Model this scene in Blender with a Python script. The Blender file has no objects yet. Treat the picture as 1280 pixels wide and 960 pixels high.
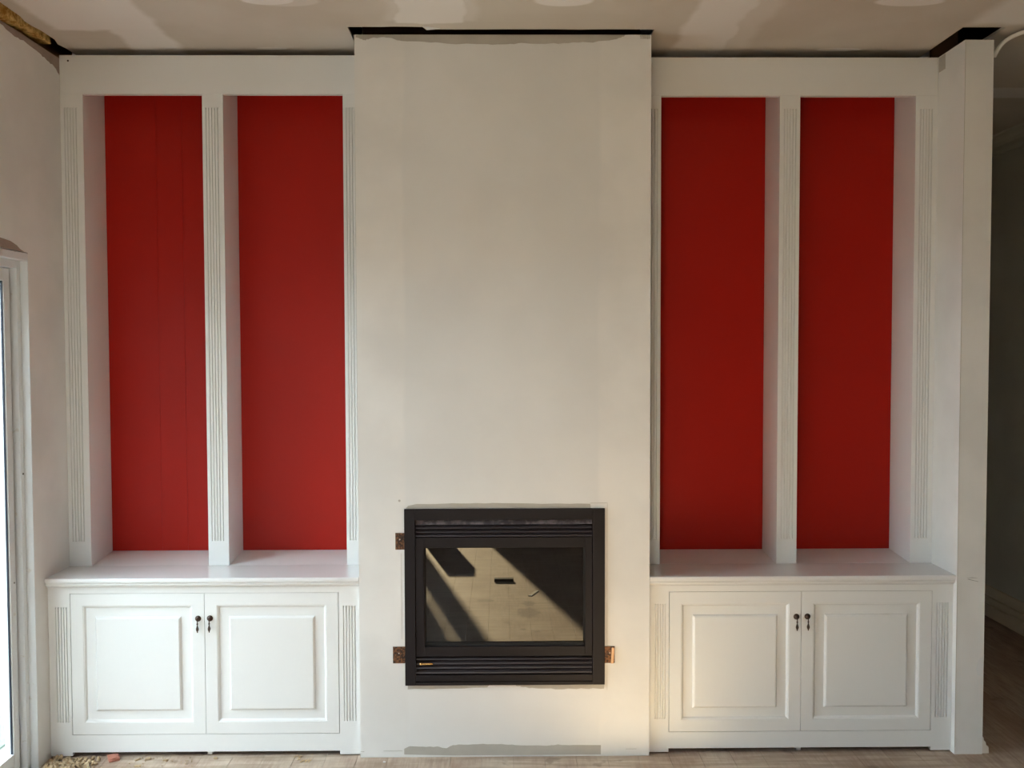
import bpy, bmesh, math, random
from mathutils import Vector, Matrix, noise
S = bpy.context.scene
C = S.collection
random.seed(7)

# ------------------------------------------------------------ camera
PITCH, YAW, ROLL = .03865, .01047, -.00258
cd = bpy.data.cameras.new('camera'); cam = bpy.data.objects.new('camera', cd); C.objects.link(cam)
cd.sensor_width = 36; cd.lens = 1200 / 1280 * 36; cd.clip_start = .05
def _w(a, up, fw):      # camera frame -> world
    x = math.cos(ROLL)*a - math.sin(ROLL)*up; u = math.sin(ROLL)*a + math.cos(ROLL)*up
    yy = math.cos(PITCH)*fw + math.sin(PITCH)*u; z = -math.sin(PITCH)*fw + math.cos(PITCH)*u
    return Vector((math.cos(YAW)*x + math.sin(YAW)*yy, -math.sin(YAW)*x + math.cos(YAW)*yy, z))
R_, U_, F_ = _w(1, 0, 0), _w(0, 1, 0), _w(0, 0, 1)
M = Matrix((R_, U_, -F_)).transposed().to_4x4(); M.translation = Vector((.00518, -3.95819, 1.71448))
cam.matrix_world = M
S.camera = cam

# ------------------------------------------------------------ sky, sun, exposure
SKY_COL, SKY_STR = (.76, .90, 1.0), 15.0
SUN_EL, SUN_STR, SUN_COL = math.radians(17.85), 60.0, (1.0, .78, .46)
EXPOSURE = 0.0
w = bpy.data.worlds.new('sky'); S.world = w; w.use_nodes = True
bg = w.node_tree.nodes['Background']; bg.inputs[0].default_value = (*SKY_COL, 1); bg.inputs[1].default_value = SKY_STR
sl = bpy.data.lights.new('sun', 'SUN'); sl.energy = SUN_STR; sl.color = SUN_COL; sl.angle = math.radians(.9)
sun = bpy.data.objects.new('sun', sl); C.objects.link(sun)
sdir = Vector((.235, 1, -math.tan(SUN_EL)*math.hypot(.235, 1)))
sun.rotation_euler = sdir.to_track_quat('-Z', 'Y').to_euler(); sun.location = (-2, -9, 5)
S.view_settings.view_transform = 'Standard'; S.view_settings.look = 'None'
S.view_settings.exposure = EXPOSURE; S.view_settings.gamma = 1; S.view_settings.use_curve_mapping = False

# ------------------------------------------------------------ key dimensions (metres)
XL, XR = -1.889, 1.900          # side walls of the alcoves
XCL, XCR = -.591, .618          # chimney breast
XS = 2.018                      # outer face of the corner wall
XH, YH = 3.10, 3.2              # hall wall, end of hall
YR = -6.6                       # rear wall
H = 3.0
YB = .56                        # wall behind the alcoves
YS = .227                       # bookcase face
YN = .454                       # red back panels
YF = .021                       # cabinet face
YK = -.004                      # countertop edge

# ------------------------------------------------------------ materials
def mat(name, col, rough=.5, metal=0., spec=.5):
    m = bpy.data.materials.new(name); m.use_nodes = True
    b = m.node_tree.nodes['Principled BSDF']
    b.inputs['Base Color'].default_value = (*col, 1); b.inputs['Roughness'].default_value = rough
    b.inputs['Metallic'].default_value = metal; b.inputs['Specular IOR Level'].default_value = spec
    return m
class N:
    def __init__(s, m): s.t = m.node_tree; s.b = s.t.nodes['Principled BSDF']
    def n(s, typ, **k):
        o = s.t.nodes.new(typ)
        for a, v in k.items():
            if a.startswith('i_'):
                key = a[2:].replace('_', ' ')
                o.inputs[key].default_value = v
            else: setattr(o, a, v)
        return o
    def l(s, a, b): s.t.links.new(a, b)
    def math(s, op, a, b=None, c=None, clamp=False):
        o = s.t.nodes.new('ShaderNodeMath'); o.operation = op; o.use_clamp = clamp
        for i, v in enumerate((a, b, c)):
            if v is None: continue
            if isinstance(v, (int, float)): o.inputs[i].default_value = v
            else: s.l(v, o.inputs[i])
        return o.outputs[0]
    def mix(s, f, a, b):
        o = s.t.nodes.new('ShaderNodeMix'); o.data_type = 'RGBA'
        if isinstance(f, (int, float)): o.inputs[0].default_value = f
        else: s.l(f, o.inputs[0])
        for i, v in ((6, a), (7, b)):
            if isinstance(v, tuple): o.inputs[i].default_value = (*v, 1)
            else: s.l(v, o.inputs[i])
        return o.outputs[2]
    def step(s, x, a, b):
        o = s.t.nodes.new('ShaderNodeMapRange'); o.interpolation_type = 'SMOOTHSTEP'
        s.l(x, o.inputs[0]); o.inputs[1].default_value = a; o.inputs[2].default_value = b
        return o.outputs[0]
    def pos(s):
        g = s.t.nodes.new('ShaderNodeNewGeometry'); x = s.t.nodes.new('ShaderNodeSeparateXYZ')
        s.l(g.outputs['Position'], x.inputs[0]); return g.outputs['Position'], x.outputs
    def noise(s, vec, scale, detail=3, rough=.5):
        o = s.t.nodes.new('ShaderNodeTexNoise'); o.inputs['Scale'].default_value = scale
        o.inputs['Detail'].default_value = detail; o.inputs['Roughness'].default_value = rough
        s.l(vec, o.inputs['Vector']); return o.outputs[0]
    def bump(s, h, st, d=.002):
        o = s.t.nodes.new('ShaderNodeBump'); o.inputs['Strength'].default_value = st; o.inputs['Distance'].default_value = d
        s.l(h, o.inputs['Height']); s.l(o.outputs[0], s.b.inputs['Normal'])

WHITE = (.80, .78, .75)
m_paint = mat('satin_white_joinery', (.82, .815, .80), .24)
k = N(m_paint); p, xyz = k.pos(); k.bump(k.noise(p, 90, 2), .05, .001)

m_counter = mat('gloss_white_counter', (.82, .81, .80), .15, spec=.65)
def wall_mat(name, col, bands=False, ceil=False):
    m = mat(name, col, .75, spec=.3); k = N(m); p, xyz = k.pos()
    n1 = k.noise(p, 2.2, 4); n2 = k.noise(p, 260, 2)
    dark = tuple(c*.93 for c in col); lite = tuple(min(1, c*1.04) for c in col)
    c = k.mix(k.step(n1, .35, .65), dark, lite)
    if bands:   # feathered setting-coat bands along both corners of the breast
        warp = k.math('MULTIPLY', k.math('SUBTRACT', k.noise(p, 3, 2), .5), .04)
        x = k.math('ADD', xyz[0], warp)
        mid = k.math('MULTIPLY', k.step(x, -.405, -.385), k.math('SUBTRACT', 1, k.step(x, .395, .42)))
        c = k.mix(k.math('MULTIPLY', mid, .5), c, tuple(v*f for v, f in zip(col, (.90, .915, .93))))
        v = k.math('MULTIPLY', k.math('LESS_THAN', xyz[2], .28), .3)
        c = k.mix(k.math('MULTIPLY', v, mid), c, lite)
    k.l(c, k.b.inputs['Base Color']); k.bump(n2, .12, .0008)
    return m
m_wall = wall_mat('painted_plasterboard', WHITE)
m_breast = wall_mat('painted_chimney_plasterboard', (.80, .775, .745), True)
m_hall = wall_mat('hall_wall_paint', (.60, .56, .47))
m_bare = mat('bare_plasterboard', (.52, .49, .44), .85, spec=.2)
k = N(m_bare); p, xyz = k.pos(); k.l(k.mix(k.noise(p, 14, 4), (.42, .385, .335), (.54, .50, .44)), k.b.inputs['Base Color'])
m_bare_brown = mat('bare_plasterboard_brown', (.36, .28, .235), .85, spec=.2)
k = N(m_bare_brown); p, xyz = k.pos(); k.l(k.mix(k.noise(p, 20, 4), (.30, .225, .19), (.42, .335, .28)), k.b.inputs['Base Color'])

# ceiling: raw plasterboard with jointing compound stripes and screw patches
m_ceil = mat('jointed_ceiling_board', (.60, .55, .48), .8, spec=.25)
k = N(m_ceil); p, xyz = k.pos()
wx = k.math('MULTIPLY', k.math('SUBTRACT', k.noise(p, 5, 4), .5), .09)
wy = k.math('MULTIPLY', k.math('SUBTRACT', k.noise(p, 7, 4), .5), .07)
X = k.math('ADD', xyz[0], wx); Y = k.math('ADD', xyz[1], wy)
def box_mask(x0, x1, y0, y1, s=.02):
    a = k.math('MULTIPLY', k.step(X, x0-s, x0+s), k.math('SUBTRACT', 1, k.step(X, x1-s, x1+s)))
    b = k.math('MULTIPLY', k.step(Y, y0-s, y0+s), k.math('SUBTRACT', 1, k.step(Y, y1-s, y1+s)))
    return k.math('MULTIPLY', a, b)
def blob(cx, cy, rx, ry):
    a = k.math('POWER', k.math('DIVIDE', k.math('SUBTRACT', xyz[0], cx), rx), 2)
    b = k.math('POWER', k.math('DIVIDE', k.math('SUBTRACT', xyz[1], cy), ry), 2)
    d = k.math('ADD', k.math('ADD', a, b), k.math('MULTIPLY', wx, 5))
    return k.math('SUBTRACT', 1, k.step(d, .75, 1.15))
masks = [(box_mask(-1.80, -1.37, -7, .0), .85), (box_mask(-1.58, -1.37, -.1, .6), .8), (box_mask(-.40, -.13, -7, -.085, .012), .9), (box_mask(-.43, -.09, -7, -.11), .35),
         (box_mask(.74, .97, -7, .6), .8), (box_mask(.95, 1.06, -7, .6, .03), .35), (box_mask(1.88, 2.4, -.5, -.08, .04), .8), (box_mask(2.1, 3.2, .86, 1.05), .8),
         (blob(-.86, -.345, .10, .055), .9), (blob(-.80, -.335, .13, .06), .35), (blob(.24, -.34, .11, .06), .9), (blob(1.53, -.335, .13, .05), .9),
         (blob(1.47, .245, .10, .025), .6), (blob(-.98, .235, .07, .02), .5), (blob(.2, -1.2, .12, .1), .8), (blob(-.9, -1.1, .12, .1), .8)]
tot = None
for mk, f in masks:
    v = k.math('MULTIPLY', mk, f); tot = v if tot is None else k.math('MAXIMUM', tot, v)
base = k.mix(k.step(k.noise(p, 1.6, 4), .35, .65), (.56, .49, .415), (.62, .56, .49))
k.l(k.mix(tot, base, (.80, .755, .72)), k.b.inputs['Base Color'])
k.bump(k.math('ADD', k.math('MULTIPLY', tot, .5), k.math('MULTIPLY', k.noise(p, 120, 2), .1)), .15, .001)

# red lacquer
m_red = mat('red_lacquer', (.41, .010, .004), .40, spec=.22)
k = N(m_red); p, xyz = k.pos(); k.bump(k.noise(p, 160, 2), .05, .001)
# timber floor under dust
m_floor = mat('dusty_raw_floorboard', (.4, .3, .22), .6, spec=.3)
k = N(m_floor); p, xyz = k.pos()
oi = k.n('ShaderNodeObjectInfo')
mp = k.n('ShaderNodeMapping'); mp.inputs['Scale'].default_value = (14, 1.2, 1); k.l(p, mp.inputs[0])
off = k.n('ShaderNodeVectorMath', operation='ADD'); k.l(mp.outputs[0], off.inputs[0]); k.l(oi.outputs['Random'], off.inputs[1])
grain = k.noise(off.outputs[0], 5, 6, .65)
c1 = k.mix(k.step(grain, .3, .7), (.34, .235, .175), (.52, .40, .31))
c1 = k.mix(k.math('MULTIPLY', oi.outputs['Random'], .45), c1, (.36, .22, .16))
dust = k.step(k.noise(p, 3.2, 5, .6), .35, .68)
front = k.math('SUBTRACT', 1, k.step(xyz[0], 1.7, 2.5))
c2 = k.mix(k.math('MULTIPLY', k.math('MULTIPLY', dust, front), .75), c1, (.64, .53, .42))
mp2 = k.n('ShaderNodeMapping'); mp2.inputs['Scale'].default_value = (1.1, 13, 1); k.l(p, mp2.inputs[0])
sweep = k.step(k.noise(mp2.outputs[0], 2.2, 5, .6), .42, .62)
c2 = k.mix(k.math('MULTIPLY', k.math('MULTIPLY', sweep, front), .55), c2, (.29, .205, .14))
spots = k.step(k.noise(p, 7, 3, .5), .63, .70)
def stain(cx, cy, rx, ry):
    wob = k.math('MULTIPLY', k.math('SUBTRACT', k.noise(p, 30, 3), .5), 2.6)
    a = k.math('POWER', k.math('DIVIDE', k.math('SUBTRACT', xyz[0], cx), rx), 2); b = k.math('POWER', k.math('DIVIDE', k.math('SUBTRACT', xyz[1], cy), ry), 2)
    return k.math('SUBTRACT', 1, k.step(k.math('ADD', k.math('ADD', a, b), wob), .5, 1.3))
st_ = k.math('MULTIPLY', spots, .45)
for q_ in ((.18, -2.37, .045, .06), (-.11, -2.45, .07, .035), (.235, -2.15, .02, .025), (.13, -1.79, .02, .02), (.17, -2.15, .07, .12)): st_ = k.math('MAXIMUM', st_, k.math('MULTIPLY', stain(*q_), .75))
c3 = k.mix(st_, c2, (.15, .095, .065))
k.l(c3, k.b.inputs['Base Color']); k.bump(grain, .25, .001)
# others
m_black = mat('black_powder_coated_steel', (.013, .010, .0115), .5, spec=.18)
k = N(m_black); p, xyz = k.pos(); k.bump(k.noise(p, 700, 2), .2, .0005)
m_hood = mat('painted_lit_steel', (.09, .075, .078), .4)  # light caught by the angled hood is put into this lighter grey
k = N(m_hood); p, xyz = k.pos(); k.l(k.mix(k.step(k.noise(p, 35, 4), .4, .65), (.09, .075, .08), (.26, .215, .22)), k.b.inputs['Base Color'])
m_slat = mat('dark_grey_louvre_steel', (.040, .032, .036), .42, spec=.4)
m_soot = mat('firebox_black', (.008, .007, .007), .8)
m_glass = mat('dark_ceramic_glass', (.006, .005, .005), .012, spec=.5); m_glass.node_tree.nodes['Principled BSDF'].inputs['IOR'].default_value = 1.55
m_rust = mat('rusty_bracket_steel', (.13, .06, .03), .6, .4)
k = N(m_rust); p, xyz = k.pos(); k.l(k.mix(k.step(k.noise(p, 120, 3), .4, .6), (.045, .025, .018), (.24, .11, .05)), k.b.inputs['Base Color'])
m_copper = mat('bare_copper_steel', (.62, .38, .22), .5, .3)
m_zinc = mat('zinc_screw', (.6, .55, .5), .35, .8)
m_brass = mat('polished_brass', (.90, .62, .25), .25, 1)
m_bronze = mat('antique_bronze', (.07, .045, .035), .38, .7)
m_alu = mat('powder_coated_door_frame', (.74, .76, .77), .38)
k = N(m_alu); p, xyz = k.pos(); k.l(k.mix(k.step(k.noise(p, 30, 4), .66, .75), (.74, .76, .77), (.66, .65, .62)), k.b.inputs['Base Color'])
m_gasket = mat('dark_gasket', (.02, .025, .04), .6)
m_cavity = mat('dark_roof_space', (.10, .055, .035), .95, spec=.05)
m_timber = mat('rough_timber', (.22, .12, .06), .8)
m_insul = mat('yellow_glasswool', (.62, .40, .10), .95, spec=.1)
k = N(m_insul); p, xyz = k.pos(); k.l(k.mix(k.step(k.noise(p, 28, 5, .7), .35, .65), (.30, .15, .03), (.74, .50, .19)), k.b.inputs['Base Color'])
m_cable = mat('white_plastic', (.82, .79, .74), .4)
m_skirt = mat('skirting_primer', (.70, .63, .55), .5)
m_skirt_dark = mat('hall_skirting_paint', (.72, .60, .44), .45)
m_pave = mat('pale_paving', (.72, .70, .66), .8)
k = N(m_pave); p, xyz = k.pos(); k.l(k.mix(k.noise(p, 6, 4), (.17, .16, .145), (.25, .24, .22)), k.b.inputs['Base Color'])
m_grass = mat('grey_green_turf', (.12, .17, .12), .9)
k = N(m_grass); p, xyz = k.pos(); k.l(k.mix(k.noise(p, 40, 4), (.07, .11, .08), (.20, .25, .20)), k.b.inputs['Base Color'])
m_brick = mat('red_brick', (.44, .17, .115), .85)
m_mortar = mat('sandy_mortar', (.52, .38, .22), .95, spec=.1)
k = N(m_mortar); p, xyz = k.pos(); k.l(k.mix(k.noise(p, 80, 4), (.34, .235, .135), (.60, .45, .29)), k.b.inputs['Base Color'])
m_shaving = mat('pine_shavings', (.62, .42, .20), .8)
m_card = mat('brown_cardboard', (.36, .25, .15), .8)
m_pencil = mat('pencil_mark', (.30, .27, .25), .7)
m_pane = bpy.data.materials.new('clear_window_glass'); m_pane.use_nodes = True
t = m_pane.node_tree; t.nodes.clear()
o = t.nodes.new('ShaderNodeOutputMaterial'); mx = t.nodes.new('ShaderNodeMixShader'); lw_ = t.nodes.new('ShaderNodeLayerWeight'); pw = t.nodes.new('ShaderNodeMath'); pw.operation = 'POWER'; pw.inputs[1].default_value = 5; t.links.new(lw_.outputs['Facing'], pw.inputs[0]); fr = t.nodes.new('ShaderNodeMath'); fr.operation = 'MULTIPLY_ADD'; fr.inputs[1].default_value = .9; fr.inputs[2].default_value = .04; t.links.new(pw.outputs[0], fr.inputs[0])
tr = t.nodes.new('ShaderNodeBsdfTransparent'); tr.inputs[0].default_value = (.95, .97, .97, 1); gl = t.nodes.new('ShaderNodeBsdfGlossy'); gl.inputs['Roughness'].default_value = .02
t.links.new(fr.outputs[0], mx.inputs[0]); t.links.new(tr.outputs[0], mx.inputs[1]); t.links.new(gl.outputs[0], mx.inputs[2]); t.links.new(mx.outputs[0], o.inputs[0])

# ------------------------------------------------------------ helpers
def box(bm, x0, x1, y0, y1, z0, z1):
    v = [bm.verts.new((x, y, z)) for x in (x0, x1) for y in (y0, y1) for z in (z0, z1)]
    for f in ((0,1,3,2), (4,6,7,5), (0,4,5,1), (2,3,7,6), (0,2,6,4), (1,5,7,3)): bm.faces.new([v[i] for i in f])
    return v
def obj(name, bm, m, parent=None, smooth=False, bevel=0):
    bmesh.ops.recalc_face_normals(bm, faces=bm.faces[:])
    me = bpy.data.meshes.new(name); bm.to_mesh(me); bm.free(); me.materials.append(m)
    o = bpy.data.objects.new(name, me); C.objects.link(o)
    if smooth:
        for f in me.polygons: f.use_smooth = True
    if parent is not None:
        o.parent = parent; o.matrix_parent_inverse = Matrix.Translation(-parent.location)
    if bevel:
        b = o.modifiers.new('bevel', 'BEVEL'); b.width = bevel; b.segments = 2; b.limit_method = 'ANGLE'
    return o
def boxes(name, lst, m, parent=None, bevel=0):
    bm = bmesh.new()
    for b in lst: box(bm, *b)
    return obj(name, bm, m, parent, bevel=bevel)
def struct(o): o['kind'] = 'structure'; return o
def thing(name, label, cat, loc=(0, 0, 0), group=None):
    o = bpy.data.objects.new(name, None); o.empty_display_size = .05; o.location = loc; C.objects.link(o)
    return tag(o, label, cat, group)
def tag(o, label, cat, group=None, kind=None):
    o['label'] = label; o['category'] = cat
    if group: o['group'] = group
    if kind: o['kind'] = kind
    return o
def extrude_x(name, prof, x0, x1, m, parent=None, smooth=False):
    bm = bmesh.new(); a = [bm.verts.new((x0, y, z)) for y, z in prof]; b = [bm.verts.new((x1, y, z)) for y, z in prof]
    n = len(prof)
    for i in range(n): bm.faces.new((a[i], a[(i+1) % n], b[(i+1) % n], b[i]))
    bm.faces.new(a); bm.faces.new(b[::-1])
    return obj(name, bm, m, parent)
def extrude_y(name, prof, y0, y1, m, parent=None):
    bm = bmesh.new(); a = [bm.verts.new((x, y0, z)) for x, z in prof]; b = [bm.verts.new((x, y1, z)) for x, z in prof]
    n = len(prof)
    for i in range(n): bm.faces.new((a[i], a[(i+1) % n], b[(i+1) % n], b[i]))
    bm.faces.new(a); bm.faces.new(b[::-1])
    return obj(name, bm, m, parent)
def fluted(bm, x0, x1, y, thick, z0, z1, fx0, fx1, fz0, fz1, n, depth=.0062):
    """upright board with n rounded flutes between fz0 and fz1"""
    xs = [(x0, 0)]
    if n:
        pitch = (fx1 - fx0) / n; w = pitch * .46
        for i in range(n):
            c = fx0 + (i + .5) * pitch
            for s in (-.5, -.36, 0, .36, .5): xs.append((c + s*w, depth * math.sqrt(max(0, 1 - (2*s)**2))))
    xs.append((x1, 0))
    zs = [(z0, 0), (fz0, 0), (fz0 + .004, 1), (fz1 - .004, 1), (fz1, 0), (z1, 0)]
    g = [[bm.verts.new((x, y + d*e, z)) for x, d in xs] for z, e in zs]
    for a, b in zip(g, g[1:]):
        for i in range(len(xs) - 1): bm.faces.new((a[i], a[i+1], b[i+1], b[i]))
    bl = [bm.verts.new((x, y + thick, z)) for x, z in ((x0, z0), (x1, z0), (x1, z1), (x0, z1))]
    bm.faces.new(bl[::-1])
    bm.faces.new([g[0][i] for i in range(len(xs))][::-1] + [bl[0], bl[1]])
    bm.faces.new([g[-1][i] for i in range(len(xs))] + [bl[2], bl[3]])
    bm.faces.new([r[0] for r in g] + [bl[3], bl[0]]); bm.faces.new([r[-1] for r in g][::-1] + [bl[1], bl[2]])
def tube(name, pts, r, m, parent=None, seg=10):
    cu = bpy.data.curves.new(name, 'CURVE'); cu.dimensions = '3D'; cu.bevel_depth = r; cu.bevel_resolution = 3; cu.use_fill_caps = True
    s = cu.splines.new('NURBS'); s.points.add(len(pts) - 1); s.use_endpoint_u = True; s.order_u = 3; s.resolution_u = seg
    for q, pt in zip(s.points, pts): q.co = (*pt, 1)
    o = bpy.data.objects.new(name, cu); C.objects.link(o)
    dg = bpy.context.evaluated_depsgraph_get(); me = bpy.data.meshes.new_from_object(o.evaluated_get(dg)); bpy.data.objects.remove(o)
    me.materials.append(m) if not me.materials else None
    me.materials[0] = m
    o = bpy.data.objects.new(name, me); C.objects.link(o)
    for f in me.polygons: f.use_smooth = True
    if parent is not None: o.parent = parent; o.matrix_parent_inverse = Matrix.Translation(-parent.location)
    return o
def lathe(bm, prof, c, axis='z', seg=16):
    """prof: (radius, offset along axis)"""
    rings = []
    for r, h in prof:
        ring = []
        for i in range(seg):
            a = 2*math.pi*i/seg; u, v = r*math.cos(a), r*math.sin(a)
            ring.append(bm.verts.new((c[0]+u, c[1]+v, c[2]+h) if axis == 'z' else ((c[0]+u, c[1]+h, c[2]+v) if axis == 'y' else (c[0]+h, c[1]+u, c[2]+v))))
        rings.append(ring)
    for a, b in zip(rings, rings[1:]):
        for i in range(seg): bm.faces.new((a[i], a[(i+1) % seg], b[(i+1) % seg], b[i]))
    bm.faces.new(rings[0][::-1]); bm.faces.new(rings[-1])

# ============================================================ SETTING
# floor: sub-base with one object per board
floor = struct(boxes('floor', [(XL-.1, XH+.1, YR-.1, YH+.1, -.12, -.018)], m_timber))
bw, y_end = .1305, YH
x = XL - .02; i = 0; protos = {}
while x < XH:
    cuts = [YR] + sorted([YR + 1.4 + random.random()*2.2, -1.9 + random.random()*1.2 if i % 3 else -.6 + random.random()*.3]) + [YH]
    for a, b in zip(cuts, cuts[1:]):
        if b - a < .05: continue
        L = b - a - .0016
        bm = bmesh.new(); box(bm, 0, bw-.0009, 0, L, -.018, 0)
        o = obj('floorboard', bm, m_floor, floor, bevel=.0005)
        o.location = (x, a + .0008, (random.random()-1)*.0006)
    x += bw; i += 1

# wall behind the alcoves
struct(boxes('wall_back', [(XL-.1, XS, YB, YB+.1, 0, 3.3)], m_wall))
# left wall with the sliding door opening
DY0, DY1, DH = -2.8, -.083, 2.092
lw = struct(boxes('wall_left', [(XL-.11, XL, DY1, YB+.1, 0, 2.955), (XL-.11, XL, DY0, DY1, DH+.004, 2.955), (XL-.11, XL, YR, DY0, 0, 2.955)], m_wall))
boxes('top_plate', [(XL-.11, XL-.035, YR, YB+.1, 2.955, 3.0), (XL-.13, XL-.09, YR, YB+.1, 3.0, 3.3)], m_timber, lw)
def patch(name, pts, plane, c, th, m, parent):
    """thin irregular plate: pts (a,b); plane 'y' -> x,z on y=c ; 'x' -> y,z on x=c"""
    bm = bmesh.new()
    f = (lambda a, b, d: (a, c - d, b)) if plane == 'y' else (lambda a, b, d: (c + d, a, b))
    fr = [bm.verts.new(f(a, b, th)) for a, b in pts]; bk = [bm.verts.new(f(a, b, -.001)) for a, b in pts]
    n = len(pts)
    bm.faces.new(fr); bm.faces.new(bk[::-1])
    for i in range(n): bm.faces.new((fr[i], fr[(i+1) % n], bk[(i+1) % n], bk[i]))
    return obj(name, bm, m, parent)
def ragged(pts, n=6, amp=.003, seed=1):
    rnd = random.Random(seed); out = []
    for (a, b), (c, d) in zip(pts, pts[1:]):
        for i in range(n):
            t = i/n; out.append((a+(c-a)*t + rnd.uniform(-amp, amp)*.4, b+(d-b)*t + rnd.uniform(-amp, amp)))
    out.append(pts[-1]); return out
low = ragged([(-1.2, 2.87), (-.40, 2.93), (-.255, 2.945), (-.15, 2.925), (-.08, 2.935), (.05, 2.922), (.12, 2.915), (.19, 2.905), (.226, 2.885)], 5, .003, 3)
patch('bare_plaster', low + [(.226, 2.9545), (-1.2, 2.9545)], 'x', XL, .0012, m_bare_brown, lw)['label'] = 'unpainted brown strip along the broken wall top'
patch('bare_plaster', [(-.9, 2.0965), (-.115, 2.0965), (-.145, 2.104), (-.17, 2.116), (-.22, 2.128), (-.30, 2.133), (-.5, 2.128), (-.9, 2.12)], 'x', XL, .001, m_bare_brown, lw)['label'] = 'unpainted patch over the door head'

# chimney breast (hollow, opening for the fire)
ox0, ox1, oz0, oz1, top = -.385, .412, .322, 1.03, 2.984
br = bmesh.new()
for b in ((XCL, ox0, 0, .02, 0, top), (ox1, XCR, 0, .02, 0, top), (ox0, ox1, 0, .02, oz1, top), (ox0, ox1, 0, .02, 0, oz0),
          (XCL, XCL+.02, .02, YB, 0, top), (XCR-.02, XCR, .02, YB, 0, top)): box(br, *b)
breast = struct(obj('wall_chimney', br, m_breast))
P = lambda pts, s, m=m_bare, th=.0011: patch('bare_plaster', pts, 'y', 0, th, m, breast)
P([(-.584, 2.9835)] + ragged([(-.584, 2.972), (-.56, 2.965), (-.545, 2.961), (-.525, 2.970), (-.47, 2.972), (-.43, 2.967), (-.40, 2.958), (-.30, 2.956), (-.22, 2.948), (-.05, 2.944), (.03, 2.944), (.09, 2.949), (.22, 2.948), (.30, 2.952), (.38, 2.954), (.47, 2.964), (.50, 2.975), (.515, 2.9835)], 4, .0022, 5), 1)
P([(-.395, 1.046), (-.385, 1.058)] + ragged([(-.35, 1.064), (-.2, 1.067), (0, 1.067), (.2, 1.064), (.37, 1.063)], 6, .0012, 8) + [(.372, 1.046)], 2)
P(ragged([(-.392, .288), (-.2, .290), (-.06, .294)], 6, .0015, 9) + [(-.05, .306), (-.390, .306)], 3)
P(ragged([(.06, .300), (.10, .293), (.17, .287), (.26, .285), (.35, .287), (.428, .286)], 5, .002, 10) + [(.43, .306), (.06, .306)], 3)
P([(-.408, .012), (-.408, .036)] + ragged([(-.385, .047), (-.33, .044), (-.27, .044), (-.23, .038), (-.205, .050), (-.16, .053), (-.08, .054), (0, .053), (.06, .049), (.15, .046), (.20, .045), (.235, .049), (.30, .047), (.415, .046)], 4, .0015, 11) + [(.415, .006), (-.2, .006)], 4)
# reinforcing tape at the top right corner
bm = bmesh.new()
for i in range(6): box(bm, .572+i*.0075, .574+i*.0075, -.0028, -.0012, 2.966+abs(i-4)*.0025, 2.984)
for i in range(3): box(bm, .572, .612, -.0028, -.0012, 2.968+i*.006, 2.970+i*.006)
obj('joint_tape', bm, m_bare, breast)
# pencil outline of the surround, floor line and a filled screw hole
boxes('pencil_line', [(.37, .44, -.0012, .001, 1.0655, 1.067), (.4405, .4415, -.0012, .001, .28, 1.066), (-.4155, -.4147, -.0012, .001, .50, .86)], m_bare, breast)
boxes('pencil_line', [(-.495, -.415, -.0012, .001, .0265, .0277), (-.59, -.575, -.0012, .001, .024, .0255), (.52, .565, -.0012, .001, .0285, .0295)], m_bare, breast)
bm = bmesh.new(); lathe(bm, [(.005, .001), (.005, -.0013)], (-.421, 0, 1.079), 'y', 10); obj('screw_hole', bm, m_bare, breast)

# corner wall right of the bookcase, with its end turned to the hall
cw = struct(boxes('wall_right', [(XR, XS, -.009, YB, 0, 2.962)], m_wall))
extrude_y('baseboard_offcut', [(XS, .002), (XS+.030, .002), (XS+.028, .030), (XS+.018, .036), (XS+.016, .050), (XS+.008, .056), (XS+.006, .070), (XS, .075)], -.006, .5, m_skirt, cw)
patch('bare_plaster', [(1.938, .747), (1.965, .7485), (1.99, .7455), (1.965, .7465)], 'y', -.009, .0008, m_pencil, cw)['label'] = 'pencil mark'
patch('bare_plaster', [(1.945, .741), (1.99, .730), (1.99, .7315), (1.947, .7425)], 'y', -.009, .0008, m_pencil, cw)['label'] = 'pencil mark'
patch('corner_bead', [(1.9012, .03), (1.9026, .03), (1.9026, 2.955), (1.9012, 2.955)], 'y', -.009, .0007, m_bare, cw)
patch('filler_patch', ragged([(2.017, .42), (1.995, .40), (1.985, .36), (1.995, .335), (2.017, .33)], 3, .004, 2), 'y', -.009, .0008, m_paint, cw)
boxes('bare_plaster', [(XR-.001, XR+.001, .165, .222, 2.895, 2.958)], m_bare, cw)
# hall
hw = struct(boxes('wall_hall', [(XH, XH+.1, YR, YH, 0, 3.3), (XS-.1, XH, YH, YH+.1, 0, 3.3)], m_hall))
struct(boxes('wall_inner', [(XS-.1, XS, YB+.1, YH, 0, 3.3)], m_hall))
extrude_y('baseboard_hall', [(XH, 0), (XH-.022, 0), (XH-.022, .072), (XH-.010, .078), (XH-.018, .092), (XH-.018, .120), (XH-.006, .127), (XH-.012, .142), (XH-.007, .160), (XH-.005, .185), (XH, .19)], -2.0, YH, m_skirt_dark)['kind'] = 'structure'
pr = [(XH, 2.90), (XH-.006, 2.90)] + [(XH-.006-.075*(1-math.cos(a)), 2.905+.085*math.sin(a)) for a in [i*math.pi/12 for i in range(7)]] + [(XH-.09, 2.999), (XH, 2.999)]
extrude_y('trim_1', pr, -2.0, YH, m_hall)['kind'] = 'structure'

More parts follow.
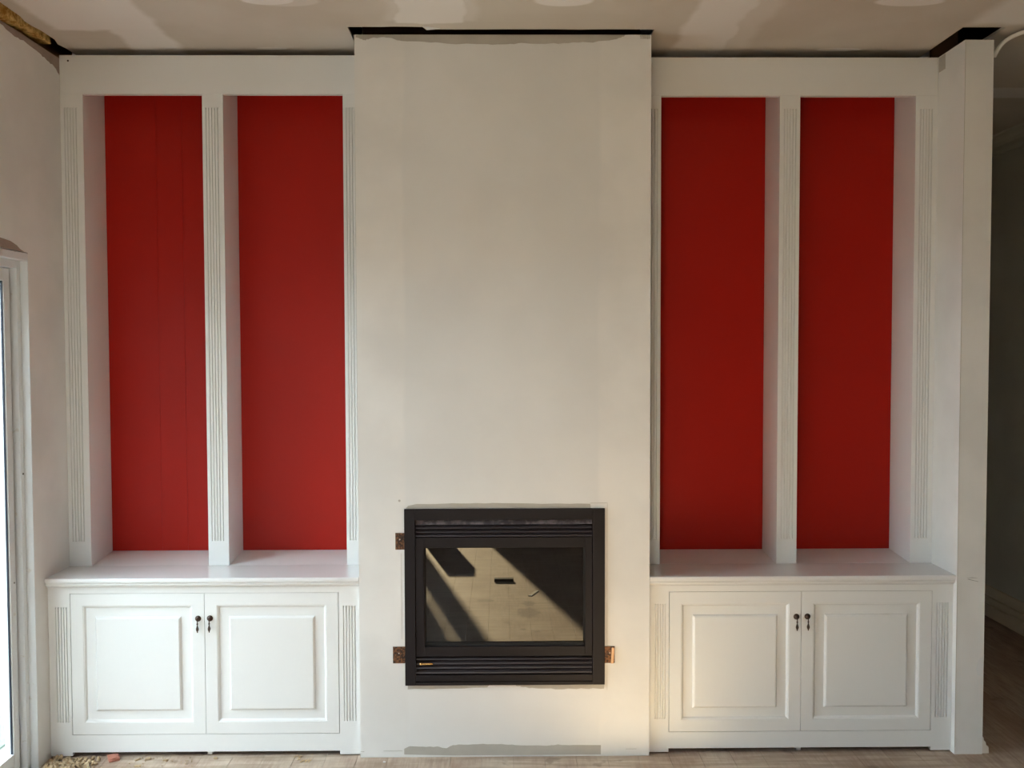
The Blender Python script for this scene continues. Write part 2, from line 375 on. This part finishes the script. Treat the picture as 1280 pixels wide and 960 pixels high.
# ceiling with ragged cut-outs above chimney, corner wall and left wall
xs = sorted({-1.862, -.612, -.300, .628, 1.872, 2.046, XH}); ys = sorted({YR, -.046, -.016, .0, .30, YB+.02, YH})
holes = [(-.612, -.300, -.046, .30), (-.300, .628, -.016, .30), (1.872, 2.046, -.046, YB+.02)]
def cut(xc, yc): return any(a < xc < b and c < yc < d for a, b, c, d in holes)
bm = bmesh.new(); vv = {}
def fine(l, s):
    o = []
    for a, b in zip(l, l[1:]):
        n = max(1, int(round((b-a)/s)))
        o += [a+(b-a)*i/n for i in range(n)]
    return o + [l[-1]]
fx, fy = fine(xs, .06), fine([YR, -1.0], 1.5)[:-1] + fine([-1.0] + [y for y in ys if y > -1.0], .06)
rnd = random.Random(4)
def gv(i, j):
    if (i, j) not in vv:
        x_, y_ = fx[i], fy[j]; edge = i == 0 or any(abs(y_-c) < 1e-6 and a-1e-6 <= x_ <= b+1e-6 for a, b, c, d in holes)
        if i == 0 and y_ > -1: x_ += rnd.uniform(-.012, .008)
        elif edge: y_ += rnd.uniform(-.002, .002)
        vv[i, j] = bm.verts.new((x_, y_, H))
    return vv[i, j]
for i in range(len(fx)-1):
    for j in range(len(fy)-1):
        if not cut((fx[i]+fx[i+1])/2, (fy[j]+fy[j+1])/2):
            bm.faces.new((gv(i, j), gv(i+1, j), gv(i+1, j+1), gv(i, j+1)))
r = bmesh.ops.extrude_face_region(bm, geom=bm.faces[:])
bmesh.ops.translate(bm, verts=[v for v in r['geom'] if isinstance(v, bmesh.types.BMVert)], vec=(0, 0, .011))
ceil = struct(obj('ceiling', bm, m_ceil))
# a tongue of compound hanging into the gap
bm = bmesh.new()
pts = [(-.31, -.05), (-.285, -.050), (-.24, -.030), (-.262, -.020), (-.296, -.012), (-.302, -.030)]
a = [bm.verts.new((x_, y_, H-.002)) for x_, y_ in pts]; b = [bm.verts.new((x_, y_, H+.006)) for x_, y_ in pts]
bm.faces.new(a); bm.faces.new(b[::-1])
for i in range(6): bm.faces.new((a[i], a[(i+1) % 6], b[(i+1) % 6], b[i]))
obj('compound_drip', bm, m_wall, ceil)
struct(boxes('roof_deck', [(XL-.13, XH+.1, YR-.1, YH+.1, 3.3, 3.4)], m_cavity))
struct(boxes('trim_2', [(-.60, .615, .30, .32, 2.99, 3.3), (XR, XS-.002, .30, .32, 2.965, 3.3)], m_cavity))

# rear wall with a tall glazed door: clear pane, stile, sliver of light, beyond it a second leaf
P0, P1 = -1.27, -.66; s0, s1 = -1.486, -1.452
RH = 2.10
struct(boxes('wall_rear', [(XL-.11, s0-.05, YR-.12, YR, 0, 3.3), (P1+.05, XH+.1, YR-.12, YR, 0, 3.3), (s0-.05, P1+.05, YR-.12, YR, RH+.05, 3.3)], m_bare_brown))
d2 = struct(boxes('door_2', [(s0-.05, s0, YR-.08, YR-.02, 0, RH+.05), (s1, P0, YR-.08, YR-.02, 0, RH+.05), (P1, P1+.05, YR-.08, YR-.02, 0, RH+.05), (s0, P1, YR-.08, YR-.02, RH, RH+.05), (s0, P1, YR-.08, YR-.02, 0, .04)], m_alu))
boxes('pane', [(P0, P1, YR-.055, YR-.05, .04, RH)], m_pane, d2)
boxes('pane', [(s0, s1, YR-.055, YR-.05, .04, RH)], m_pane, d2)

# sliding door in the left wall: jamb, head, sill, sash, pane
ja = DY1 - .001
d1 = struct(boxes('door_1', [(XL-.10, XL+.001, ja-.004, ja, 0, DH), (XL-.10, XL-.030, ja-.032, ja-.004, 0, DH-.03), (XL-.10, XL-.030, DY0+.001, ja-.004, 0, .02),
     (XL-.10, XL+.001, DY0+.001, ja-.004, DH-.030, DH), (XL-.10, XL-.030, DY0+.001, ja-.032, DH-.060, DH-.030),
     (XL-.10, XL+.001, DY0+.001, DY0+.05, 0, DH-.03)], m_alu, bevel=.0025))
zt, zb = DH-.064, .024
q0, q1 = ja-.090, ja-.046
boxes('sash', [(XL-.088, XL-.052, q0, q1, zb, zt), (XL-.088, XL-.052, -1.42, q0, zt-.05, zt), (XL-.088, XL-.052, -1.42, q0, zb, zb+.075), (XL-.088, XL-.052, -1.42, -1.36, zb+.075, zt-.05)], m_alu, d1, bevel=.002)
boxes('gasket', [(XL-.064, XL-.057, q0-.004, q0, zb+.075, zt-.05), (XL-.096, XL-.075, q1, ja-.032, .02, DH-.06)], m_gasket, d1)
boxes('pane', [(XL-.067, XL-.063, -1.36, q0-.004, zb+.075, zt-.05)], m_pane, d1)
for ya, yb in ((-2.74, -1.36),):
    boxes('sash', [(XL-.130, XL-.094, yb-.06, yb, zb, zt), (XL-.130, XL-.094, ya, yb-.06, zt-.06, zt), (XL-.130, XL-.094, ya, yb-.06, zb, zb+.075), (XL-.130, XL-.094, ya, ya+.06, zb+.075, zt-.06)], m_alu, d1)
    boxes('pane', [(XL-.114, XL-.110, ya+.06, yb-.06, zb+.07, zt-.055)], m_pane, d1)
bm = bmesh.new(); lathe(bm, [(.004, -.001), (.004, .002), (.002, .0035)], (XL-.030, -.10, 1.21), 'x', 10); lathe(bm, [(.003, -.001), (.003, .002)], (XL-.052, -.145, .78), 'x', 10)
obj('screw', bm, m_bronze, d1)
# outdoors
struct(boxes('low_sky_blocker', [(-5.2, -5.1, -4.9, 3.0, -.02, 1.5)], mat('low_sky_blocker_dark', (.08, .07, .06), .9)))  # added, unseen: screens the low sky so upper surfaces stay darker
struct(boxes('sun_blocker', [(-7.5, XL-.11, -4.9, -4.75, -.02, 4.2)], mat('sun_blocker_brown', (.20, .17, .14), .9)))  # added, unseen: keeps direct sun out of the sliding door
struct(boxes('ground_paving', [(-30, XL-.11, -30, 12, -.16, -.02), (XL-.11, 12, -30, YR-.12, -.16, -.02)], m_pave))
tag(boxes('turf_strip', [(-2.36, -2.17, -3, 4, -.025, -.012)], m_grass), 'grey green strip of turf beside the pale paving outside the sliding door', 'turf', kind='stuff')

# ============================================================ BOOKCASES, COUNTERTOPS, CABINETS
def bookcase(side, label):
    L = side == 'l'
    x0, x1 = (XL+.001, XCL-.001) if L else (XCR+.001, XR-.001)
    o = (-1.792, -1.281, -1.192, -.677) if L else (.697, 1.212, 1.300, 1.803)   # openings: (o0,o1) and (o2,o3)
    zk, zf0, zr, zt = (.760, .7795, 2.804, 2.969) if L else (.756, .7735, 2.797, 2.961)
    fz0, fz1 = zk+.108, zr-.056
    t = thing('bookcase', label, 'bookcase', ((x0+x1)/2, YS, zk+.001))
    z0 = zk+.001
    boxes('top_rail', [(x0, x1, YS, YS+.03, zr, zt)], m_paint, t, bevel=.001)
    def pil(a, b, fa, fb, n):
        bm = bmesh.new(); fluted(bm, a, b, YS, .022, z0, zr-.0003, fa, fb, fz0, fz1, n); obj('pilaster', bm, m_paint, t)
    if L:
        pil(x0, o[0], -1.876, -1.815, 5); pil(o[1], o[2], -1.270, -1.208, 5); pil(o[3], x1, -.667, -.605, 5)
    else:
        pil(x0, o[0], .624, .686, 5); pil(o[1], o[2], 1.225, 1.287, 5); pil(o[3], x1, 1.818, 1.880, 5)
    y0 = YS+.022
    for a, b in ((x0, o[0]), (o[1], o[2]), (o[3], x1)):
        boxes('side_panel', [(a+.0003, b, YS+.0305, YN+.02, z0, zt-.014), (a+.0003, b, y0, YS+.0305, z0, zr-.0003)] , m_paint, t)
    for a, b in ((o[0], o[1]), (o[2], o[3])):      # niche floor rising slightly to the back
        bm = bmesh.new()
        q = [[bm.verts.new((x_, y_, z_)) for y_, z_ in ((YS+.004, z0), (YN+.018, z0), (YN+.018, zf0), (YN, zf0), (YS+.004, z0+.0004))] for x_ in (a+.0003, b-.0003)]
        for n_ in range(5): bm.faces.new((q[0][n_], q[0][(n_+1) % 5], q[1][(n_+1) % 5], q[1][n_]))
        bm.faces.new(q[0]); bm.faces.new(q[1][::-1]); obj('niche_floor', bm, m_counter, t)
    boxes('soffit', [(x0, x1, YS+.0305, YN+.02, zt-.013, zt-.001)], m_paint, t)
    for j, (a, b) in enumerate(((o[0], o[1]), (o[2], o[3]))):
        cuts = [a+.0005, -1.562, -1.444, b-.0005] if (L and j == 0) else [a+.0005, b-.0005]
        for p_, q_ in zip(cuts, cuts[1:]):
            boxes('back_panel', [(p_, q_-.0003, YN, YN+.018, zf0+.0005, zt-.014)], m_red, t, bevel=.0004)['label'] = 'red back panel'
    if L:
        bm = bmesh.new(); lathe(bm, [(.0042, .001), (.0042, -.0006)], (-1.851, YS, 2.945), 'y', 10); obj('screw_hole', bm, m_bronze, t)
    # painted block filling the niche between bookcase top and the wall above
    return t
bookcase('l', 'tall white bookcase with two red-backed niches, left of the chimney breast')
bookcase('r', 'tall white bookcase with two red-backed niches, right of the chimney breast')

def counter(side, label):
    L = side == 'l'
    x0, x1, zk, zb = (XL+.001, XCL-.001, .760, .7795) if L else (XCR+.001, XR-.001, .756, .7735)
    nose = [(YK+.004, zk), (YK+.001, zk-.002), (YK, zk-.006), (YK, zk-.014), (YK+.002, zk-.018), (YK+.006, zk-.019)]
    moul = [(YK+.008, zk-.0195), (YK+.008, zk-.0225), (YK+.005, zk-.0235), (YK+.005, zk-.028), (YK+.009, zk-.029), (YK+.012, zk-.033), (YK+.017, zk-.0375), (YK+.020, zk-.0385), (YK+.020, zk-.0405), (YF-.0005, zk-.042)]
    prof = nose + moul + [(YF+.02, zk-.042), (YB-.002, zk-.042), (YB-.002, zk)]
    o = extrude_x('countertop', prof, x0, x1, m_counter)
    return tag(o, label, 'countertop')
counter('l', 'white countertop with moulded front edge on the left cabinet')
counter('r', 'white countertop with moulded front edge on the right cabinet')

def panel_rings(bm, x0, x1, z0, z1, y, rings):
    """nested rectangles (inset, depth)"""
    prev = None
    for ins, d in rings:
        r = [bm.verts.new(c) for c in ((x0+ins, y+d, z0+ins), (x1-ins, y+d, z0+ins), (x1-ins, y+d, z1-ins), (x0+ins, y+d, z1-ins))]
        if prev:
            for i in range(4): bm.faces.new((prev[i], prev[(i+1) % 4], r[(i+1) % 4], r[i]))
        prev = r
    return prev
pull_proto = None
def make_pull(parent, x, z):
    bm = bmesh.new(); y = YF
    lathe(bm, [(.0125, 0), (.0125, -.002), (.0105, -.0035), (.0060, -.0045), (.0055, -.009), (.0075, -.012), (.0070, -.015), (.003, -.017)], (x, y, z), 'y', 18)
    o = obj('pull_rosette', bm, m_bronze, parent, True); o['label'] = 'round bronze back plate'
    bm = bmesh.new()
    lathe(bm, [(.0022, .0), (.0038, -.003), (.0020, -.008), (.0024, -.014), (.0038, -.019), (.0020, -.022), (.0030, -.028), (.0056, -.036), (.0060, -.041), (.0042, -.047), (.0020, -.050), (.0028, -.053), (.0010, -.055)], (x, y-.013, z-.002), 'z', 12)
    o = obj('drop_pull', bm, m_bronze, parent, True); o['label'] = 'bronze baluster drop'

def cabinet(side, label):
    L = side == 'l'
    x0, x1 = (XL+.001, XCL-.001) if L else (XCR+.001, XR-.001)
    d = (-1.796, -1.239, -.681) if L else (.704, 1.260, 1.811)
    zt, zdt, zdb = (.718, .691, .096) if L else (.714, .686, .092)
    fl0, fl1 = .146, .636
    t = thing('cabinet', label, 'cabinet', ((x0+x1)/2, YF, 0))
    def stile(a, b, fa, fb, n):
        bm = bmesh.new(); fluted(bm, a, b, YF, .02, .006, zt-.0005, fa, fb, fl0, fl1, n, .0065); obj('pilaster', bm, m_paint, t)
    if L: stile(x0, d[0]-.0015, -1.862, -1.806, 5); stile(d[2]+.0015, x1, -.665, -.606, 5)
    else: stile(x0, d[0]-.0015, .640, .692, 5); stile(d[2]+.0015, x1, 1.826, 1.884, 5)
    boxes('top_rail', [(d[0]-.0015, d[2]+.0015, YF, YF+.02, zdt+.0015, zt-.0005)], m_paint, t)
    boxes('bottom_rail', [(d[0]-.0015, d[2]+.0015, YF, YF+.02, .021, zdb-.0015)], m_paint, t)
    cx = -1.231 if L else 1.259
    boxes('foot', [(cx-.010, cx+.010, YF+.021, YF+.05, .0, .022)], m_paint, t)
    boxes('carcass', [(x0+.002, x0+.02, YF+.021, YB-.002, .06, zt-.002), (x1-.02, x1-.002, YF+.021, YB-.002, .06, zt-.002), (x0+.02, x1-.02, YF+.03, YB-.002, .06, .078),
                      (x0+.02, x1-.02, YB-.02, YB-.002, .078, zt-.002)], m_paint, t)
    for j in (0, 1):
        a, b = d[j] + .0008, d[j+1] - .0008
        bm = bmesh.new()
        rings = [(0, .018), (0, .0008), (.0008, 0), (.0500, 0), (.0515, .0018), (.0545, .0022), (.058, .0065), (.0605, .0098), (.0615, .0100)]
        inner = panel_rings(bm, a, b, zdb, zdt, YF, rings)
        f = bm.faces.new(inner)
        door = obj('door', bm, m_paint, t)
        bm = bmesh.new()
        inner = panel_rings(bm, a, b, zdb, zdt, YF, [(.0985, .0098), (.0990, .0080), (.1035, .0030), (.1060, .0022), (.1062, .0006), (.1075, .0)])
        bm.faces.new(inner); obj('raised_panel', bm, m_paint, door)
        xz = ((-1.2655, .585), (-1.2165, .586))[j] if L else ((1.239, .579), (1.2855, .580))[j]
        make_pull(door, *xz)
    return t
cabinet('l', 'white two-door base cabinet with bronze drop pulls, left of the fireplace')
cabinet('r', 'white two-door base cabinet with bronze drop pulls, right of the fireplace')

# ============================================================ FIREPLACE
fp = thing('fireplace', 'black built-in gas fireplace with louvres and dark glass in the chimney breast', 'fireplace', (.0145, 0, .306))
A0, A1, B0, B1 = -.401, .430, .306, 1.045
I0, I1, J0, J1 = -.357, .380, .349, .999
boxes('surround', [(A0, I0, -.010, .03, B0, B1), (I1, A1, -.010, .03, B0, B1), (I0, I1, -.010, .03, J1, B1)], m_black, fp, bevel=.0012)
boxes('bottom_panel', [(I0, I1, -.008, .03, B0+.016, J0)], m_black, fp, bevel=.0012)
boxes('bottom_trim', [(I0, I1, -.010, .03, B0, B0+.0145)], m_black, fp, bevel=.0012)
bm = bmesh.new(); v = box(bm, I0+.001, I1-.001, .0, .03, .9785, .9985)
for q in v:
    if q.co.y < .01 and q.co.z > .99: q.co.y = .018
obj('hood', bm, m_hood, fp)['label'] = 'hood strip above the louvres, caught light painted in as lighter grey'
def louvre(z0, z1):
    bm = bmesh.new()
    pr = [(.001, z0), (-.003, z0+.002), (-.002, z0+(z1-z0)*.5), (.008, z1), (.012, z1), (.006, z0)]
    a = [bm.verts.new((I0+.002, y, z)) for y, z in pr]; b = [bm.verts.new((I1-.002, y, z)) for y, z in pr]
    for i in range(6): bm.faces.new((a[i], a[(i+1) % 6], b[(i+1) % 6], b[i]))
    bm.faces.new(a[::-1]); bm.faces.new(b); obj('louvre', bm, m_slat, fp)
zy = lambda y: .999 - (y-650)*(.650/192)
for a_, b_ in ((661.3, 658), (666.3, 663), (671.3, 667.5), (824, 820.6), (829.3, 825.6), (834.8, 830.8), (841, 836.6)): louvre(zy(a_), zy(b_))
G0, G1, K0, K1 = -.320, .348, .468, .883
boxes('door_frame', [(-.355, G0, -.006, .012, .427, .925), (G1, .378, -.006, .012, .427, .925), (G0, G1, -.006, .012, K1, .925), (G0, G1, -.006, .012, .427, K0)], m_black, fp, bevel=.0015)
boxes('gasket', [(G0, G0+.006, .004, .012, K0, K1), (G1-.006, G1, .004, .012, K0, K1), (G0, G1, .004, .012, K0, K0+.014), (G0, G1, .004, .012, K1-.003, K1)], m_soot, fp)
boxes('glass_pane', [(G0-.01, G1+.01, .0125, .0175, K0-.01, K1+.01)], m_glass, fp)['label'] = 'dark reflective glass'
boxes('firebox', [(I0-.02, I1+.02, .33, .34, .33, 1.02), (I0-.02, I0-.01, .021, .33, .33, 1.02), (I1+.01, I1+.02, .021, .33, .33, 1.02), (I0-.01, I1+.01, .021, .33, .33, .34), (I0-.01, I1+.01, .021, .33, 1.01, 1.02), (I0-.003, I1+.003, .0255, .028, .34, 1.005)], m_soot, fp)
def bracket(x0, x1, z0, z1, bent=False):
    bm = bmesh.new(); box(bm, x0, x1, -.0035, -.0005, z0, z1)
    n = 4
    for i in range(n):
        xx = x0 + (x1-x0)*(i+.5)/n; box(bm, xx-.0016, xx+.0016, -.006, -.0035, z0+.004, z1-.004)
    br_ = obj('mounting_bracket', bm, m_rust, fp); br_['label'] = 'rusty brown fixing tab'
    bm = bmesh.new(); lathe(bm, [(.003, -.006), (.003, -.0075), (.0015, -.0082)], ((x0+x1)/2, 0, z0+(z1-z0)*.62), 'y', 8); obj('screw', bm, m_zinc, br_)
    if bent:
        bm = bmesh.new(); v = box(bm, x1-.0165, x1-.006, -.013, -.0062, z0+.001, z1-.004)
        for q in v:
            if q.co.z > (z0+z1)/2: q.co.x += .004
        o = obj('bent_tab', bm, m_copper, br_); o['label'] = 'bare copper-coloured bent edge'
bracket(-.4385, -.4015, .876, .945)
bracket(-.4520, -.4015, .399, .468)
bracket(.4305, .4720, .395, .465, True)
bm = bmesh.new()
lathe(bm, [(.0045, 0), (.0065, .002), (.0065, .006), (.0035, .010), (.0045, .014), (.0045, .040), (.0055, .044), (.0035, .052), (.0015, .055)], (-.340, -.012, .398), 'x', 12)
lathe(bm, [(.0022, -.012), (.0022, .004)], (-.335, 0, .398), 'y', 8)
obj('gas_key', bm, m_brass, fp, True)['label'] = 'brass gas tap lever'

# ============================================================ LOOSE THINGS
# insulation in the gap of the left wall
def lumpy(name, x0, x1, y0, y1, z0, z1, m, nx=5, ny=30, nz=5, amp=.012, seed=0):
    bm = bmesh.new(); box(bm, x0, x1, y0, y1, z0, z1)
    bmesh.ops.subdivide_edges(bm, edges=[e for e in bm.edges if abs((e.verts[0].co-e.verts[1].co).y) > .01], cuts=ny, use_grid_fill=True)
    bmesh.ops.subdivide_edges(bm, edges=[e for e in bm.edges if abs((e.verts[0].co-e.verts[1].co).y) < .001], cuts=nz, use_grid_fill=True)
    for v in bm.verts: v.co += noise.noise_vector(v.co*28 + Vector((seed, 0, 0)))*amp + noise.noise_vector(v.co*9)*amp
    return obj(name, bm, m, None, True)
tag(lumpy('insulation_batt', -1.930, -1.868, -1.1, -.155, 2.962, 3.04, m_insul, ny=60, seed=1), 'yellow glasswool insulation showing in the gap above the left wall, thick front piece', 'insulation', kind='stuff')
tag(lumpy('insulation_batt', -1.925, -1.874, -.12, .12, 2.985, 3.03, m_insul, ny=20, amp=.006, seed=5), 'small scrap of yellow insulation in the ceiling gap nearest the left bookcase', 'insulation', kind='stuff')
# white cable by the corner wall
cb = tube('electric_cable', [(2.052, .055, 2.912), (2.058, .035, 2.945), (2.085, .005, 2.975), (2.14, -.05, 2.9895), (2.25, -.12, 2.990), (2.45, -.25, 2.990)], .0085, m_cable)
tag(cb, 'white cable curving down from the ceiling beside the corner wall', 'cable')
# rubble
def rubble(name, pts, m, label, cat, seed):
    rnd = random.Random(seed); bm = bmesh.new()
    for (cx, cy, r) in pts:
        g = bmesh.ops.create_icosphere(bm, subdivisions=1, radius=r)
        rot = Matrix.Rotation(rnd.random()*6, 3, Vector((rnd.random(), rnd.random(), rnd.random()+.1)).normalized())
        for v in g['verts']:
            v.co = rot @ Vector((v.co.x*rnd.uniform(.8, 1.5), v.co.y*rnd.uniform(.7, 1.2), v.co.z*.6)) * rnd.uniform(.85, 1.15)
        zmin = min(v.co.z for v in g['verts'])
        for v in g['verts']: v.co += Vector((cx, cy, -zmin + .0003))
    return tag(obj(name, bm, m), label, cat, kind='stuff')
rnd = random.Random(21)
pile = []
for i in range(1100):
    u, v_ = rnd.random(), rnd.random()
    px = -1.865 + .27*u**1.5; py = -.28 + .285*v_
    if px > -1.80+.10*(1-v_)+.16*rnd.random(): continue
    pile.append((px, py, rnd.choice((.002, .003, .004, .005, .006, .008, .010))*(1 if py < .01 else .6)))
rubble('mortar_rubble', pile, m_mortar, 'sandy mortar crumbs heaped in the corner by the left cabinet foot', 'rubble', 5)
pile2 = [(-1.56 + .30*rnd.random(), -.18 + .20*rnd.random(), rnd.choice((.0012, .002, .003))) for i in range(110)]
rubble('mortar_rubble', pile2, m_mortar, 'thin scatter of mortar grit in front of the left cabinet door', 'rubble', 6)
def chip(name, x, y, sx, sy, sz, m, label, cat, rz, seed, group=None):
    rnd = random.Random(seed); bm = bmesh.new(); v = box(bm, -sx/2, sx/2, -sy/2, sy/2, 0, sz)
    bmesh.ops.subdivide_edges(bm, edges=bm.edges[:], cuts=2, use_grid_fill=True)
    for q in bm.verts:
        if q.co.z > .0005: q.co += Vector((rnd.uniform(-1, 1)*sx*.07, rnd.uniform(-1, 1)*sy*.07, rnd.uniform(-1, .6)*sz*.18))
    o = obj(name, bm, m); o.location = (x, y, .0004); o.rotation_euler = (0, 0, rz)
    return tag(o, label, cat, group)
chip('brick_fragment', -1.617, -.005, .040, .045, .015, m_brick, 'small red brick fragment lying before the left cabinet', 'brick', .5, 2)
for i, (px, py, sx, sy, sz, rz, lb) in enumerate([
    (-1.475, -.005, .022, .014, .007, .3, 'pale mortar chip right of the red brick fragment'),
    (-1.515, -.010, .024, .008, .005, .9, 'thin dark-edged mortar sliver next to the brick fragment'),
    (-1.395, -.020, .014, .010, .006, -.4, 'small brown mortar chip left of the cabinet centre foot'),
    (-1.490, -.075, .022, .012, .006, .2, 'brown mortar chip nearest the camera before the left cabinet'),
    (-1.195, .0, .013, .012, .006, .1, 'tiny mortar chip right of the left cabinet centre foot'),
    (-.485, -.050, .010, .008, .004, 0, 'tiny pale plaster chip at the foot of the chimney breast, left end')]):
    chip('mortar_chip', px, py, sx, sy, sz, m_mortar if i < 5 else m_wall, lb, 'chip', rz, 30+i, 'mortar chips scattered on the floorboards')
# pine shavings: curled strips
bm = bmesh.new(); rnd = random.Random(9)
for i in range(16):
    cx, cy, a = -.845 + rnd.uniform(-.04, .05), -.005 + rnd.uniform(-.045, .03), rnd.uniform(.2, 1.2); L_ = rnd.uniform(.012, .03); wd = rnd.uniform(.0015, .003); pv = None
    for j in range(6):
        s = j/5; x_, y_ = cx + math.cos(a)*L_*s, cy + math.sin(a)*L_*s; z_ = .0008 + .006*math.sin(s*math.pi)*rnd.random()
        e = [bm.verts.new((x_-math.sin(a)*wd, y_+math.cos(a)*wd, z_)), bm.verts.new((x_+math.sin(a)*wd, y_-math.cos(a)*wd, z_+.001))]
        if pv: bm.faces.new((pv[0], pv[1], e[1], e[0]))
        pv = e
tag(obj('wood_shavings', bm, m_shaving), 'small scatter of pine shavings before the right door of the left cabinet', 'shavings', kind='stuff')
# things on the floor behind, seen only as reflections in the fireplace glass
tag(boxes('timber_offcut', [(-.055, .085, -3.01, -2.96, .0005, .022)], m_soot, bevel=.002), 'short dark timber offcut on the sunlit floor, reflected in the fireplace glass', 'offcut')
o = boxes('paper_scrap', [(-.012, .012, -.075, .075, 0, .004)], m_cable); o.location = (.222, -2.63, .0008); o.rotation_euler = (0, 0, .38)
tag(o, 'white paper sliver on the sunlit floor, reflected in the fireplace glass', 'scrap')
bx = bmesh.new(); box(bx, -.745, -.545, -4.85, -4.60, 0.0005, .49)
tag(obj('cardboard_box', bx, m_card, bevel=.004), 'upright cardboard box whose shadow is reflected in the fireplace glass', 'box')
